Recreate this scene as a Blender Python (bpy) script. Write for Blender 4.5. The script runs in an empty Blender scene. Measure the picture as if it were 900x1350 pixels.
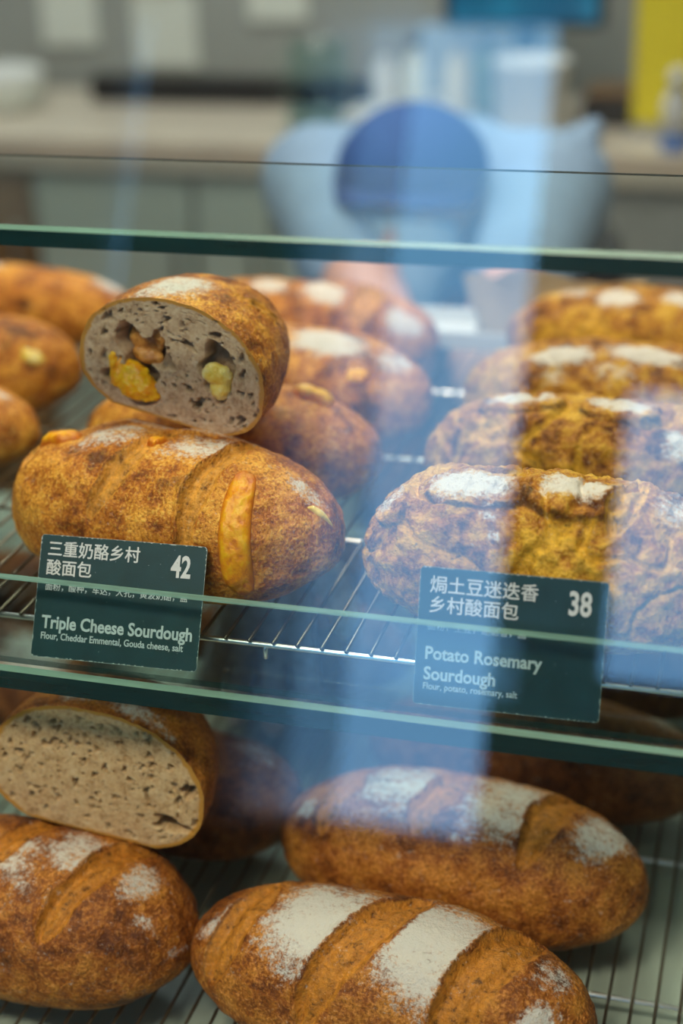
import bpy, bmesh, math, random
import numpy as np
from mathutils import Vector, Matrix, noise

# ------------------------------------------------------------------ camera, world, lights, exposure
S = bpy.context.scene
COL = S.collection
CZ = 1.45                                   # camera height above the shop floor
PI = math.pi

cam_d = bpy.data.cameras.new('camera')
cam = bpy.data.objects.new('camera', cam_d); COL.objects.link(cam)
cam_d.sensor_fit = 'VERTICAL'; cam_d.sensor_height = 36.0; cam_d.lens = 54.67
right = Vector((0.96112383, 0.27463571, -0.02856922))
up = Vector((-0.08835207, 0.40391726, 0.91051895))
fwd = Vector((-0.26160062, 0.87259732, -0.41247914))
cam.matrix_world = Matrix(((right.x, up.x, -fwd.x, 0), (right.y, up.y, -fwd.y, 0), (right.z, up.z, -fwd.z, CZ), (0, 0, 0, 1)))
cam_d.dof.use_dof = True; cam_d.dof.focus_distance = 0.885; cam_d.dof.aperture_fstop = 2.6
cam_d.clip_start = 0.02
S.camera = cam

w = bpy.data.worlds.new('sky'); S.world = w; w.use_nodes = True
nt = w.node_tree; nt.nodes.clear()
wo = nt.nodes.new('ShaderNodeOutputWorld'); bg = nt.nodes.new('ShaderNodeBackground')
tc = nt.nodes.new('ShaderNodeTexCoord'); sx = nt.nodes.new('ShaderNodeSeparateXYZ'); cr = nt.nodes.new('ShaderNodeValToRGB')
nt.links.new(tc.outputs['Generated'], sx.inputs[0]); nt.links.new(sx.outputs['Z'], cr.inputs[0])
nt.links.new(cr.outputs[0], bg.inputs[0]); nt.links.new(bg.outputs[0], wo.inputs[0])
e = cr.color_ramp.elements
e[0].position = 0.0; e[0].color = (0.20, 0.48, 0.86, 1); e[1].position = 0.6; e[1].color = (0.20, 0.55, 0.90, 1)
bg.inputs[1].default_value = 4.6

def lamp(name, loc, sx_, sy_, power, col, rot=(0, 0, 0)):
    l = bpy.data.lights.new(name, 'AREA'); l.shape = 'RECTANGLE'; l.size = sx_; l.size_y = sy_; l.energy = power; l.color = col
    o = bpy.data.objects.new(name, l); COL.objects.link(o); o.location = loc; o.rotation_euler = rot
    return o
lamp('ceiling_light_front', (-0.5, -0.45, 2.66), 0.9, 0.35, 44, (1.0, 0.87, 0.68))
lamp('ceiling_light_case', (-0.3, 1.25, 2.66), 0.9, 0.35, 20, (1.0, 0.90, 0.72))
lamp('ceiling_light_back', (-1.0, 2.35, 2.66), 1.8, 0.4, 22, (0.93, 1.0, 0.96))

S.view_settings.view_transform = 'Standard'; S.view_settings.look = 'None'
S.view_settings.exposure = 0.0; S.view_settings.gamma = 1.0; S.view_settings.use_curve_mapping = False

# ------------------------------------------------------------------ node helpers
def newmat(name):
    m = bpy.data.materials.new(name); m.use_nodes = True; m.node_tree.nodes.clear()
    return m, m.node_tree
def N(nt, t, **kw):
    n = nt.nodes.new(t)
    for k, v in kw.items():
        if k.startswith('_'): n.inputs[k[1:]].default_value = v
        else: setattr(n, k, v)
    return n
def ramp(nt, src, stops, interp='LINEAR'):
    r = N(nt, 'ShaderNodeValToRGB'); r.color_ramp.interpolation = interp
    el = r.color_ramp.elements
    while len(el) < len(stops): el.new(0.5)
    for i, (p, c) in enumerate(stops):
        el[i].position = p; el[i].color = c if len(c) == 4 else (*c, 1)
    nt.links.new(src, r.inputs[0]); return r.outputs[0]
def mathn(nt, op, a, b=None, clamp=False):
    n = N(nt, 'ShaderNodeMath', operation=op, use_clamp=clamp)
    for i, v in enumerate((a, b)):
        if v is None: continue
        if isinstance(v, (int, float)): n.inputs[i].default_value = v
        else: nt.links.new(v, n.inputs[i])
    return n.outputs[0]
def mix(nt, f, a, b, blend='MIX'):
    n = N(nt, 'ShaderNodeMix', data_type='RGBA', blend_type=blend)
    for i, v in ((0, f), (6, a), (7, b)):
        if isinstance(v, (int, float)): n.inputs[i].default_value = v
        elif isinstance(v, tuple): n.inputs[i].default_value = v if len(v) == 4 else (*v, 1)
        else: nt.links.new(v, n.inputs[i])
    return n.outputs[2]
def attr(nt, name):
    return N(nt, 'ShaderNodeAttribute', attribute_name=name).outputs['Fac']
def tex(nt, vec, scale, detail=3, rough=0.6, kind='noise', **kw):
    if kind == 'noise':
        n = N(nt, 'ShaderNodeTexNoise', _Scale=scale, _Detail=detail, _Roughness=rough)
        out = n.outputs[0]
    else:
        n = N(nt, 'ShaderNodeTexVoronoi', _Scale=scale); out = n.outputs['Distance']
    nt.links.new(vec, n.inputs['Vector']); return out
def objvec(nt, sc=(1, 1, 1)):
    t = N(nt, 'ShaderNodeTexCoord'); oi = N(nt, 'ShaderNodeObjectInfo')
    v = N(nt, 'ShaderNodeVectorMath', operation='ADD'); nt.links.new(t.outputs['Object'], v.inputs[0])
    mu = mathn(nt, 'MULTIPLY', oi.outputs['Random'], 7.0); nt.links.new(mu, v.inputs[1])
    m = N(nt, 'ShaderNodeVectorMath', operation='MULTIPLY'); nt.links.new(v.outputs[0], m.inputs[0]); m.inputs[1].default_value = sc
    return m.outputs[0]
def principled(nt, color, rough=0.5, spec=0.4, metallic=0.0, normal=None, sss=0.0, **kw):
    p = N(nt, 'ShaderNodeBsdfPrincipled')
    for k, v in (('Base Color', color), ('Roughness', rough), ('Specular IOR Level', spec), ('Metallic', metallic)):
        if isinstance(v, tuple): p.inputs[k].default_value = v if len(v) == 4 else (*v, 1)
        elif isinstance(v, (int, float)): p.inputs[k].default_value = v
        else: nt.links.new(v, p.inputs[k])
    if sss:
        p.inputs['Subsurface Weight'].default_value = sss; p.inputs['Subsurface Radius'].default_value = (0.006, 0.003, 0.0015); p.inputs['Subsurface Scale'].default_value = 1.0
    if normal is not None: nt.links.new(normal, p.inputs['Normal'])
    o = N(nt, 'ShaderNodeOutputMaterial'); nt.links.new(p.outputs[0], o.inputs[0]); return p
def bump(nt, h, strength=0.5, dist=0.001, normal=None):
    b = N(nt, 'ShaderNodeBump', _Strength=strength, _Distance=dist); nt.links.new(h, b.inputs['Height'])
    if normal is not None: nt.links.new(normal, b.inputs['Normal'])
    return b.outputs[0]

def plain(name, color, rough=0.5, spec=0.4, metallic=0.0, vary=0.12, scale=20, bscale=0, bs=0.2):
    m, nt = newmat(name); v = objvec(nt)
    n = tex(nt, v, scale, 4)
    c1 = tuple(min(1, c * (1 + vary)) for c in color[:3]); c0 = tuple(c * (1 - vary) for c in color[:3])
    col = ramp(nt, n, [(0.3, c0), (0.7, c1)])
    nm = bump(nt, tex(nt, v, bscale, 3), bs, 0.0005) if bscale else None
    principled(nt, col, rough, spec, metallic, nm); return m

def crust_mat(name, dark, mid, gold, slashc, flourc=(0.78, 0.74, 0.66), speck=1.0, rough=0.5, crag=0.0):
    m, nt = newmat(name); v = objvec(nt)
    big = tex(nt, v, 30, 6, 0.68); med = tex(nt, v, 95, 4, 0.6); fine = tex(nt, v, 520, 3, 0.6); blis = tex(nt, v, 900, 2, kind='vor')
    f = mathn(nt, 'ADD', mathn(nt, 'MULTIPLY', big, 0.62), mathn(nt, 'MULTIPLY', med, 0.38))
    base = ramp(nt, f, [(0.39, dark), (0.485, mid), (0.59, gold)])
    # pale pin blisters of the crust
    sp = ramp(nt, fine, [(0.53, (0, 0, 0)), (0.63, (1, 1, 1))])
    pale = tuple(min(1, c * 1.5 + 0.05) for c in gold)
    spm = ramp(nt, big, [(0.38, (.25, .25, .25)), (0.6, (1, 1, 1))])
    base = mix(nt, mathn(nt, 'MULTIPLY', mathn(nt, 'MULTIPLY', sp, spm), 0.62 * speck), base, pale)
    dk = ramp(nt, fine, [(0.36, (1, 1, 1)), (0.47, (0, 0, 0))])
    base = mix(nt, mathn(nt, 'MULTIPLY', dk, 0.60 * speck), base, dark)
    # scorched places
    ch = mathn(nt, 'ADD', attr(nt, 'char'), mathn(nt, 'MULTIPLY', mathn(nt, 'SUBTRACT', med, 0.5), 1.6))
    ch = ramp(nt, ch, [(0.35, (0, 0, 0)), (0.85, (1, 1, 1))])
    base = mix(nt, mathn(nt, 'MULTIPLY', ch, 0.8), base, tuple(c * 0.35 for c in dark))
    # opened slash with stretched crumb
    vs = objvec(nt, (1, 1, 1)); st = tex(nt, vs, 210, 5, 0.7)
    sl = ramp(nt, st, [(0.34, tuple(c * 0.16 for c in slashc)), (0.42, tuple(c * 0.75 for c in slashc)), (0.50, slashc), (0.64, tuple(min(1, c * 1.35) for c in slashc))])
    sl = mix(nt, ramp(nt, fine, [(0.5, (0, 0, 0)), (0.7, (.5, .5, .5))]), sl, mid)
    sa = mathn(nt, 'ADD', attr(nt, 'slash'), mathn(nt, 'MULTIPLY', mathn(nt, 'SUBTRACT', med, 0.5), 1.6))
    sa = ramp(nt, sa, [(0.25, (0, 0, 0)), (0.7, (.9, .9, .9))])
    base = mix(nt, mathn(nt, 'MULTIPLY', sa, .9), base, sl)
    # flour dusting, broken up by the crust's grain
    g = tex(nt, v, 330, 6, 0.85); g2 = tex(nt, objvec(nt, (0.35, 1, 1)), 120, 4, 0.7)
    fl = mathn(nt, 'ADD', attr(nt, 'flour'), mathn(nt, 'MULTIPLY', mathn(nt, 'SUBTRACT', g, 0.5), 3.4))
    fl = mathn(nt, 'ADD', fl, mathn(nt, 'MULTIPLY', mathn(nt, 'SUBTRACT', g2, 0.5), 1.5))
    fl = ramp(nt, fl, [(0.38, (0, 0, 0)), (1.0, (1, 1, 1))])
    base = mix(nt, mathn(nt, 'MULTIPLY', fl, 0.92), base, flourc)
    h = mathn(nt, 'ADD', mathn(nt, 'MULTIPLY', fine, 0.9), mathn(nt, 'MULTIPLY', med, 1.2 + 2 * crag))
    ro = mathn(nt, 'ADD', mathn(nt, 'MULTIPLY', fl, 0.35), rough, True)
    principled(nt, base, ro, 0.35, 0, bump(nt, h, 0.75, 0.0018 * (1 + crag)), 0.0)
    return m

def crumb_mat(name, c0, c1, c2, rim):
    m, nt = newmat(name); v = objvec(nt)
    a = tex(nt, v, 130, 5, 0.65); b = tex(nt, v, 420, 4, 0.7); vo = tex(nt, v, 330, 2, kind='vor')
    f = mathn(nt, 'ADD', mathn(nt, 'MULTIPLY', a, 0.5), mathn(nt, 'MULTIPLY', b, 0.5))
    base = ramp(nt, f, [(0.36, c0), (0.5, c1), (0.64, c2)])
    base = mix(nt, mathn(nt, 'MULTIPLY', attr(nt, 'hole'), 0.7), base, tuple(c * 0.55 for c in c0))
    r = ramp(nt, mathn(nt, 'ADD', attr(nt, 'rim'), mathn(nt, 'MULTIPLY', mathn(nt, 'SUBTRACT', a, 0.5), 1.3)), [(0.4, (0, 0, 0)), (0.75, (1, 1, 1))])
    base = mix(nt, r, base, rim)
    h = mathn(nt, 'ADD', b, mathn(nt, 'MULTIPLY', a, 0.8))
    principled(nt, base, 0.7, 0.2, 0, bump(nt, h, 0.45, 0.0010), 0.1)
    return m

def cheese_mat(name, c0, c1, c2, rough=0.28):
    m, nt = newmat(name); v = objvec(nt)
    a = tex(nt, v, 120, 5, 0.65); b = tex(nt, v, 600, 3)
    base = ramp(nt, a, [(0.34, c0), (0.5, c1), (0.66, c2)])
    ed = ramp(nt, attr(nt, 'edge'), [(0.70, (0, 0, 0)), (0.98, (1, 1, 1))])
    base = mix(nt, mathn(nt, 'MULTIPLY', ed, 0.75), base, c0)
    principled(nt, base, rough, 0.5, 0, bump(nt, mathn(nt, 'ADD', a, mathn(nt, 'MULTIPLY', b, 0.3)), 0.5, 0.002), 0.1)
    return m

def glass_mat(name, tint=(1, 1, 1), ior=1.5, rough=0.0, gain=1.0):
    # thin sheet: reflects by Fresnel on its outer face and lets the rest straight through
    m, nt = newmat(name)
    fr = N(nt, 'ShaderNodeFresnel', _IOR=ior); geo = N(nt, 'ShaderNodeNewGeometry')
    f = mathn(nt, 'MULTIPLY', fr.outputs[0], mathn(nt, 'SUBTRACT', 1.0, geo.outputs['Backfacing']))
    f = mathn(nt, 'MULTIPLY', f, gain, True)
    t = N(nt, 'ShaderNodeBsdfTransparent'); t.inputs[0].default_value = (*tint, 1)
    g = N(nt, 'ShaderNodeBsdfGlossy'); g.inputs['Roughness'].default_value = rough; g.inputs['Color'].default_value = (1, 1, 1, 1)
    mx = N(nt, 'ShaderNodeMixShader'); nt.links.new(f, mx.inputs[0]); nt.links.new(t.outputs[0], mx.inputs[1]); nt.links.new(g.outputs[0], mx.inputs[2])
    o = N(nt, 'ShaderNodeOutputMaterial'); nt.links.new(mx.outputs[0], o.inputs[0]); return m

def edge_mat(name, col, clear=0.25, rough=0.12):
    # polished edge of float glass: green body seen through its length; the mint one paints a highlight
    m, nt = newmat(name); v = objvec(nt, (1, 8, 8)); n = tex(nt, v, 14, 4)
    c = ramp(nt, n, [(0.3, tuple(x * 0.75 for x in col)), (0.7, tuple(min(1, x * 1.25) for x in col))])
    p = N(nt, 'ShaderNodeBsdfPrincipled'); nt.links.new(c, p.inputs['Base Color']); p.inputs['Roughness'].default_value = rough; p.inputs['Specular IOR Level'].default_value = 0.3
    t = N(nt, 'ShaderNodeBsdfTransparent'); t.inputs[0].default_value = (0.5, 0.85, 0.75, 1)
    mx = N(nt, 'ShaderNodeMixShader', _Fac=clear); nt.links.new(p.outputs[0], mx.inputs[1]); nt.links.new(t.outputs[0], mx.inputs[2])
    o = N(nt, 'ShaderNodeOutputMaterial'); nt.links.new(mx.outputs[0], o.inputs[0]); return m

# ------------------------------------------------------------------ object helpers
def link(name, me, mats, parent=None, smooth=True):
    o = bpy.data.objects.new(name, me); COL.objects.link(o)
    for mt in (mats if isinstance(mats, (list, tuple)) else [mats]): me.materials.append(mt)
    if smooth and len(me.polygons): me.polygons.foreach_set('use_smooth', [True] * len(me.polygons))
    if parent is not None: o.parent = parent
    return o
def tag(o, label, cat, group=None, kind=None):
    if label: o['label'] = label
    if cat: o['category'] = cat
    if group: o['group'] = group
    if kind: o['kind'] = kind
    return o
def thing(name, label, cat, loc=(0, 0, 0), rot=(0, 0, 0), group=None):
    o = bpy.data.objects.new(name, None); COL.objects.link(o); o.location = loc; o.rotation_euler = rot; o.empty_display_size = 0.05
    return tag(o, label, cat, group)
def from_np(name, V, F_):
    me = bpy.data.meshes.new(name); me.from_pydata([tuple(v) for v in V], [], [tuple(f) for f in F_]); me.update(); return me
def bm_to(name, bm):
    me = bpy.data.meshes.new(name); bm.normal_update(); bm.to_mesh(me); bm.free(); return me
def abox(bm, x0, x1, y0, y1, z0, z1, bev=0.0):
    r = bmesh.ops.create_cube(bm, size=1.0)
    for v in r['verts']:
        v.co = Vector(((x0 + x1) / 2 + v.co.x * (x1 - x0), (y0 + y1) / 2 + v.co.y * (y1 - y0), (z0 + z1) / 2 + v.co.z * (z1 - z0)))
    if bev > 0:
        ed = set(e for v in r['verts'] for e in v.link_edges)
        bmesh.ops.bevel(bm, geom=list(ed), offset=bev, segments=2, affect='EDGES', clamp_overlap=True)
def box(name, x0, x1, y0, y1, z0, z1, m, parent=None, bev=0.002, smooth=False):
    bm = bmesh.new(); abox(bm, x0, x1, y0, y1, z0, z1, bev); return link(name, bm_to(name, bm), m, parent, smooth)
def lathe(name, prof, m, parent=None, seg=40, loc=(0, 0, 0)):
    V = []; F_ = []; n = len(prof)
    for i in range(seg):
        a = 2 * PI * i / seg
        for r, z in prof: V.append((loc[0] + r * math.cos(a), loc[1] + r * math.sin(a), loc[2] + z))
    for i in range(seg):
        for j in range(n - 1):
            a, b = i * n + j, ((i + 1) % seg) * n + j
            F_.append((a, b, b + 1, a + 1))
    me = from_np(name, V, F_)
    bm = bmesh.new(); bm.from_mesh(me); bmesh.ops.remove_doubles(bm, verts=bm.verts, dist=1e-5); bm.to_mesh(me); bm.free()
    return link(name, me, m, parent)
def rod(name, p0, p1, r, m, parent=None, seg=8):
    p0, p1 = Vector(p0), Vector(p1); d = p1 - p0; q = d.to_track_quat('Z', 'Y'); V = []; F_ = []
    for k, (p, rr) in enumerate(((p0, r * .5), (p0 + d.normalized() * r * .5, r), (p1 - d.normalized() * r * .5, r), (p1, r * .5))):
        for i in range(seg):
            a = 2 * PI * i / seg; V.append(p + q @ Vector((rr * math.cos(a), rr * math.sin(a), 0)))
    for k in range(3):
        for i in range(seg): F_.append((k * seg + i, k * seg + (i + 1) % seg, (k + 1) * seg + (i + 1) % seg, (k + 1) * seg + i))
    F_.append(tuple(range(seg - 1, -1, -1))); F_.append(tuple(range(3 * seg, 4 * seg)))
    return link(name, from_np(name, V, F_), m, parent)
def struct(o, label=None):
    o['kind'] = 'structure'
    return o

# ------------------------------------------------------------------ materials
M = {}
M['cheese_crust'] = crust_mat('cheese_crust', (0.15, 0.036, 0.005), (0.54, 0.165, 0.012), (0.86, 0.38, 0.042), (0.70, 0.33, 0.045))
M['potato_crust'] = crust_mat('potato_crust', (0.12, 0.028, 0.003), (0.46, 0.17, 0.010), (0.76, 0.42, 0.035), (0.74, 0.42, 0.035), speck=0.6, crag=0.3)
M['brown_crust'] = crust_mat('brown_crust', (0.12, 0.028, 0.004), (0.38, 0.110, 0.011), (0.62, 0.24, 0.030), (0.62, 0.24, 0.025), speck=1.0)
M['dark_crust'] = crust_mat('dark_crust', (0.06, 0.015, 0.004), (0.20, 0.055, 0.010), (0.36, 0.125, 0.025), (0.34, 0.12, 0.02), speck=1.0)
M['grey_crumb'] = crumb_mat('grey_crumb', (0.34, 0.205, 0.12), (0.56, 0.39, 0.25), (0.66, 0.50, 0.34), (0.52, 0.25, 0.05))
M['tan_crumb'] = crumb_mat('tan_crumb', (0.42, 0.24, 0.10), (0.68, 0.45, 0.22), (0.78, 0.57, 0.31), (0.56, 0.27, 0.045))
M['orange_cheese'] = cheese_mat('orange_cheese', (0.55, 0.11, 0.002), (0.92, 0.36, 0.003), (0.97, 0.52, 0.008), 0.4)
M['yellow_cheese'] = cheese_mat('yellow_cheese', (0.90, 0.30, 0.004), (0.98, 0.50, 0.006), (0.98, 0.64, 0.03))
M['pale_cheese'] = cheese_mat('pale_cheese', (0.88, 0.55, 0.05), (0.96, 0.72, 0.17), (0.96, 0.80, 0.40))
M['gratin'] = cheese_mat('gratin', (0.35, 0.11, 0.015), (0.55, 0.22, 0.04), (0.70, 0.34, 0.08), 0.4)
M['pane'] = glass_mat('pane', (0.97, 0.985, 0.98), 1.55, gain=2.1)
M['sheet'] = glass_mat('sheet', (0.93, 0.975, 0.965), 1.5, gain=0.45)
M['lip'] = glass_mat('lip', (0.88, 0.95, 0.94), 1.5, gain=0.9)
M['edge_dark'] = edge_mat('edge_dark', (0.003, 0.030, 0.032), 0.04, 0.2)
M['edge_highlight'] = edge_mat('edge_highlight', (0.16, 0.30, 0.23), 0.15, 0.25)  # bright highlight of the shelf bevel, put into a pale mint colour
M['edge_lip'] = edge_mat('edge_lip', (0.20, 0.36, 0.30), 0.3, 0.2)
M['chrome'] = plain('chrome', (0.88, 0.86, 0.82), 0.28, 0.5, 1.0, 0.05, 60)
M['wire'] = plain('wire', (0.20, 0.17, 0.13), 0.35, 0.5, 1.0, 0.1, 60)
M['card'] = plain('card', (0.012, 0.050, 0.055), 0.45, 0.4, 0, 0.15, 60, 900, 0.15)
M['ink'] = plain('ink', (0.72, 0.74, 0.72), 0.5, 0.3, 0, 0.04, 80)
M['worn'] = plain('worn', (0.50, 0.55, 0.50), 0.6, 0.3, 0, 0.3, 300)
M['deck'] = plain('deck', (0.36, 0.43, 0.36), 0.35, 0.4, 0, 0.08, 12, 60, 0.1)
M['plinth'] = plain('plinth', (0.20, 0.16, 0.12), 0.4, 0.4, 0, 0.1, 8)
M['steel'] = plain('steel', (0.50, 0.51, 0.50), 0.3, 0.5, 1.0, 0.06, 20)
M['floor'] = plain('floor', (0.26, 0.26, 0.26), 0.4, 0.4, 0, 0.15, 5)
M['wall'] = plain('wall', (0.33, 0.35, 0.33), 0.6, 0.3, 0, 0.06, 3)
M['wood'] = plain('wood', (0.035, 0.028, 0.025), 0.5, 0.3, 0, 0.2, 6)
M['ceiling'] = plain('ceiling', (0.55, 0.55, 0.53), 0.8, 0.2, 0, 0.03, 3)
M['counter'] = plain('counter', (0.52, 0.46, 0.38), 0.35, 0.4, 0, 0.08, 9)
M['door_pale'] = plain('door_pale', (0.42, 0.50, 0.45), 0.45, 0.4, 0, 0.05, 6)
M['door_brown'] = plain('door_brown', (0.22, 0.13, 0.06), 0.5, 0.4, 0, 0.2, 12)
M['door_dark'] = plain('door_dark', (0.08, 0.09, 0.09), 0.4, 0.4, 0, 0.1, 12)
M['paper'] = plain('paper', (0.68, 0.72, 0.66), 0.8, 0.2, 0, 0.05, 12)
M['cream'] = plain('cream', (0.70, 0.64, 0.46), 0.8, 0.2, 0, 0.05, 12)
M['black'] = plain('black', (0.02, 0.022, 0.025), 0.35, 0.4, 0, 0.2, 20)
M['white'] = plain('white', (0.66, 0.68, 0.67), 0.4, 0.4, 0, 0.05, 20)
M['grey'] = plain('grey', (0.30, 0.31, 0.31), 0.4, 0.4, 0, 0.1, 20)
M['blue'] = plain('blue', (0.03, 0.14, 0.45), 0.4, 0.4, 0, 0.1, 20)
M['cap'] = plain('cap', (0.022, 0.045, 0.20), 0.75, 0.2, 0, 0.15, 80, 900, 0.3)
M['shirt'] = plain('shirt', (0.26, 0.38, 0.55), 0.8, 0.2, 0, 0.08, 30, 900, 0.3)
M['mask'] = plain('mask', (0.42, 0.60, 0.74), 0.8, 0.2, 0, 0.05, 30)
M['trousers'] = plain('trousers', (0.05, 0.055, 0.07), 0.8, 0.2, 0, 0.15, 40)
M['apron'] = plain('apron', (0.33, 0.15, 0.06), 0.8, 0.2, 0, 0.15, 40, 700, 0.3)
M['skin'] = plain('skin', (0.62, 0.34, 0.24), 0.5, 0.4, 0, 0.06, 40)
M['yellow'] = plain('yellow', (0.74, 0.62, 0.03), 0.5, 0.3, 0, 0.06, 20)
M['kraft'] = plain('kraft', (0.50, 0.40, 0.27), 0.8, 0.2, 0, 0.08, 30)
M['bottle_green'] = plain('bottle_green', (0.25, 0.33, 0.22), 0.25, 0.5, 0, 0.1, 20)
def screen_mat():
    m, nt = newmat('screen'); v = objvec(nt); c = ramp(nt, tex(nt, v, 10, 2), [(0.4, (0.0, 0.10, 0.20)), (0.6, (0.01, 0.20, 0.34))])
    p = principled(nt, (0.01, 0.02, 0.03), 0.2, 0.5); nt.links.new(c, p.inputs['Emission Color']); p.inputs['Emission Strength'].default_value = 0.8
    return m
M['screen'] = screen_mat()
def glove_mat():
    m, nt = newmat('glove'); v = objvec(nt); n = tex(nt, v, 160, 4)
    p = N(nt, 'ShaderNodeBsdfPrincipled'); p.inputs['Base Color'].default_value = (0.92, 0.94, 0.97, 1); p.inputs['Roughness'].default_value = 0.25
    nt.links.new(bump(nt, n, 0.8, 0.002), p.inputs['Normal'])
    t = N(nt, 'ShaderNodeBsdfTransparent'); t.inputs[0].default_value = (0.9, 0.93, 0.95, 1)
    f = ramp(nt, n, [(0.35, (0.05,) * 3), (0.65, (0.55,) * 3)])
    mx = N(nt, 'ShaderNodeMixShader'); nt.links.new(f, mx.inputs[0]); nt.links.new(p.outputs[0], mx.inputs[1]); nt.links.new(t.outputs[0], mx.inputs[2])
    o = N(nt, 'ShaderNodeOutputMaterial'); nt.links.new(mx.outputs[0], o.inputs[0]); return m
M['glove'] = glove_mat()

# ------------------------------------------------------------------ the room
struct(box('floor', -3.6, 2.6, -1.7, 3.1, -0.05, 0.0, M['floor'], bev=0))
struct(box('ceiling', -3.6, 2.6, -1.7, 3.1, 2.75, 2.85, M['ceiling'], bev=0))
struct(box('wall_back', -3.6, 2.6, 3.0, 3.1, 0.0, 2.75, M['wall'], bev=0))
struct(box('wall_left', -3.6, -3.5, -1.7, 3.0, 0.0, 2.75, M['wall'], bev=0))
struct(box('wall_right', 2.5, 2.6, -1.7, 3.0, 0.0, 2.75, M['wall'], bev=0))
# street side with its window openings, behind the camera
OPEN = [(-1.33, -1.28, 1.75, 2.35), (-0.92, -0.455, 0.78, 2.35), (-0.262, 0.42, 1.10, 1.64)]
bm = bmesh.new(); xs = -3.5
for (a, b, z0, z1) in OPEN:
    abox(bm, xs, a, -1.7, -1.6, 0, 2.75); abox(bm, a, b, -1.7, -1.6, 0, z0); abox(bm, a, b, -1.7, -1.6, z1, 2.75); xs = b
abox(bm, xs, 2.5, -1.7, -1.6, 0, 2.75)
struct(link('wall_front', bm_to('wall_front', bm), M['wood'], None, False))
cu = newmat('sheer'); _m, _nt = cu
_d = N(_nt, 'ShaderNodeBsdfTranslucent'); _d.inputs[0].default_value = (.30, .32, .34, 1); _t = N(_nt, 'ShaderNodeBsdfTransparent'); _x = N(_nt, 'ShaderNodeMixShader', _Fac=.35)
_nt.links.new(_d.outputs[0], _x.inputs[1]); _nt.links.new(_t.outputs[0], _x.inputs[2]); _o = N(_nt, 'ShaderNodeOutputMaterial'); _nt.links.new(_x.outputs[0], _o.inputs[0])
for k, (xa, xb) in enumerate(((-.94, -.715), (-.94, -.80))):  # unseen sheer panels, added to fade the left edge of the reflected haze
    V = []; F_ = []; n = 40
    for i in range(n + 1):
        x = xa + (xb - xa) * i / n; y = -1.585 + .040 * k + .008 * math.sin(i * 1.1)
        V += [(x, y, .76), (x, y, 2.38)]
    for i in range(n): F_.append((2 * i, 2 * i + 2, 2 * i + 3, 2 * i + 1))
    c_ = link('added_haze_sheer', from_np('added_haze_sheer', V, F_), _m); tag(c_, ('wider added sheer panel softening the reflected haze at the window edge', 'narrower added sheer panel inside the wider one, dimming the haze further')[k], 'curtain')
for i, (x, y) in enumerate(((-0.5, -0.45), (-0.3, 1.25), (-1.0, 2.35))):
    t = thing('ceiling_light', ('flat panel light over the front of the bread case', 'flat panel light over the back of the bread case', 'long flat panel light over the back counter')[i], 'lamp', (x, y, 2.70), group='ceiling panel lights')
    hx, hy = ((0.62, 0.27), (0.62, 0.27), (0.92, 0.22))[i]
    bm = bmesh.new()
    for (a, b, c, d) in ((-hx - .03, -hx, -hy - .03, hy + .03), (hx, hx + .03, -hy - .03, hy + .03), (-hx, hx, -hy - .03, -hy), (-hx, hx, hy, hy + .03)):
        abox(bm, a, b, c, d, -0.03, 0.05)
    link('frame', bm_to('frame', bm), M['white'], t, False)
    box('back_panel', -hx, hx, -hy, hy, 0.02, 0.05, M['white'], t, 0)

# ------------------------------------------------------------------ the display case
X0, X1 = -1.00, 0.42
GZ = CZ - 0.4474                # top of the middle glass shelf
DZ = CZ - 0.697                 # top of the bottom deck
case = thing('display_case', 'glass fronted bakery display case filled with loaves', 'display case', (0, 0, 0))
bm = bmesh.new(); abox(bm, X0, X1, 0.50, 1.44, 0.06, DZ - 0.02, 0.004); abox(bm, X0 + .03, X1 - .03, 0.54, 1.40, 0.0, 0.06)
link('plinth', bm_to('plinth', bm), M['plinth'], case, False)
box('deck', X0, X1, 0.455, 1.44, DZ - 0.02, DZ, M['deck'], case, 0.001)
def prism_x(name, prof, x0, x1, mats, fm, parent):
    """profile in (Y,Z) drawn out along X; fm gives each side's material slot"""
    n = len(prof); V = [(x0, y, z) for y, z in prof] + [(x1, y, z) for y, z in prof]
    F_ = [(i, i + n, (i + 1) % n + n, (i + 1) % n) for i in range(n)] + [tuple(range(n)), tuple(range(2 * n - 1, n - 1, -1))]
    me = from_np(name, V, F_)
    o = link(name, me, mats, parent, False)
    for i, k in enumerate(fm + [1, 1]): me.polygons[i].material_index = k
    bm = bmesh.new(); bm.from_mesh(me); bmesh.ops.recalc_face_normals(bm, faces=bm.faces); bm.to_mesh(me); bm.free()
    return o
SM = [M['sheet'], M['edge_dark'], M['edge_highlight']]
def glass_shelf(yf, yb, zt, th, bev=0.0018):
    prof = [(yf, zt - th), (yb, zt - th), (yb, zt - .0015), (yb - .0012, zt), (yf + 0.004, zt), (yf, zt - bev)]
    return prism_x('glass_shelf', prof, X0, X1, SM, [0, 0, 1, 0, 2, 1], case)
glass_shelf(0.6945, 1.40, GZ, 0.0135)
glass_shelf(0.730, 0.907, CZ - 0.1965, 0.0105)
# low glass lip standing on the middle shelf
yl = 0.7015; lt = math.tan(math.radians(13)); LH = GZ + .0484
def ly(z): return yl + (z - GZ) * lt
prism_x('glass_lip', [(yl, GZ), (yl + .006, GZ), (ly(LH) + .006, LH), (ly(LH) + .0052, LH + .0006), (ly(LH) + .0008, LH + .0006), (ly(LH), LH)],
        X0, X1, [M['lip'], M['edge_dark'], M['edge_lip']], [1, 0, 2, 2, 2, 0], case)
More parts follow.
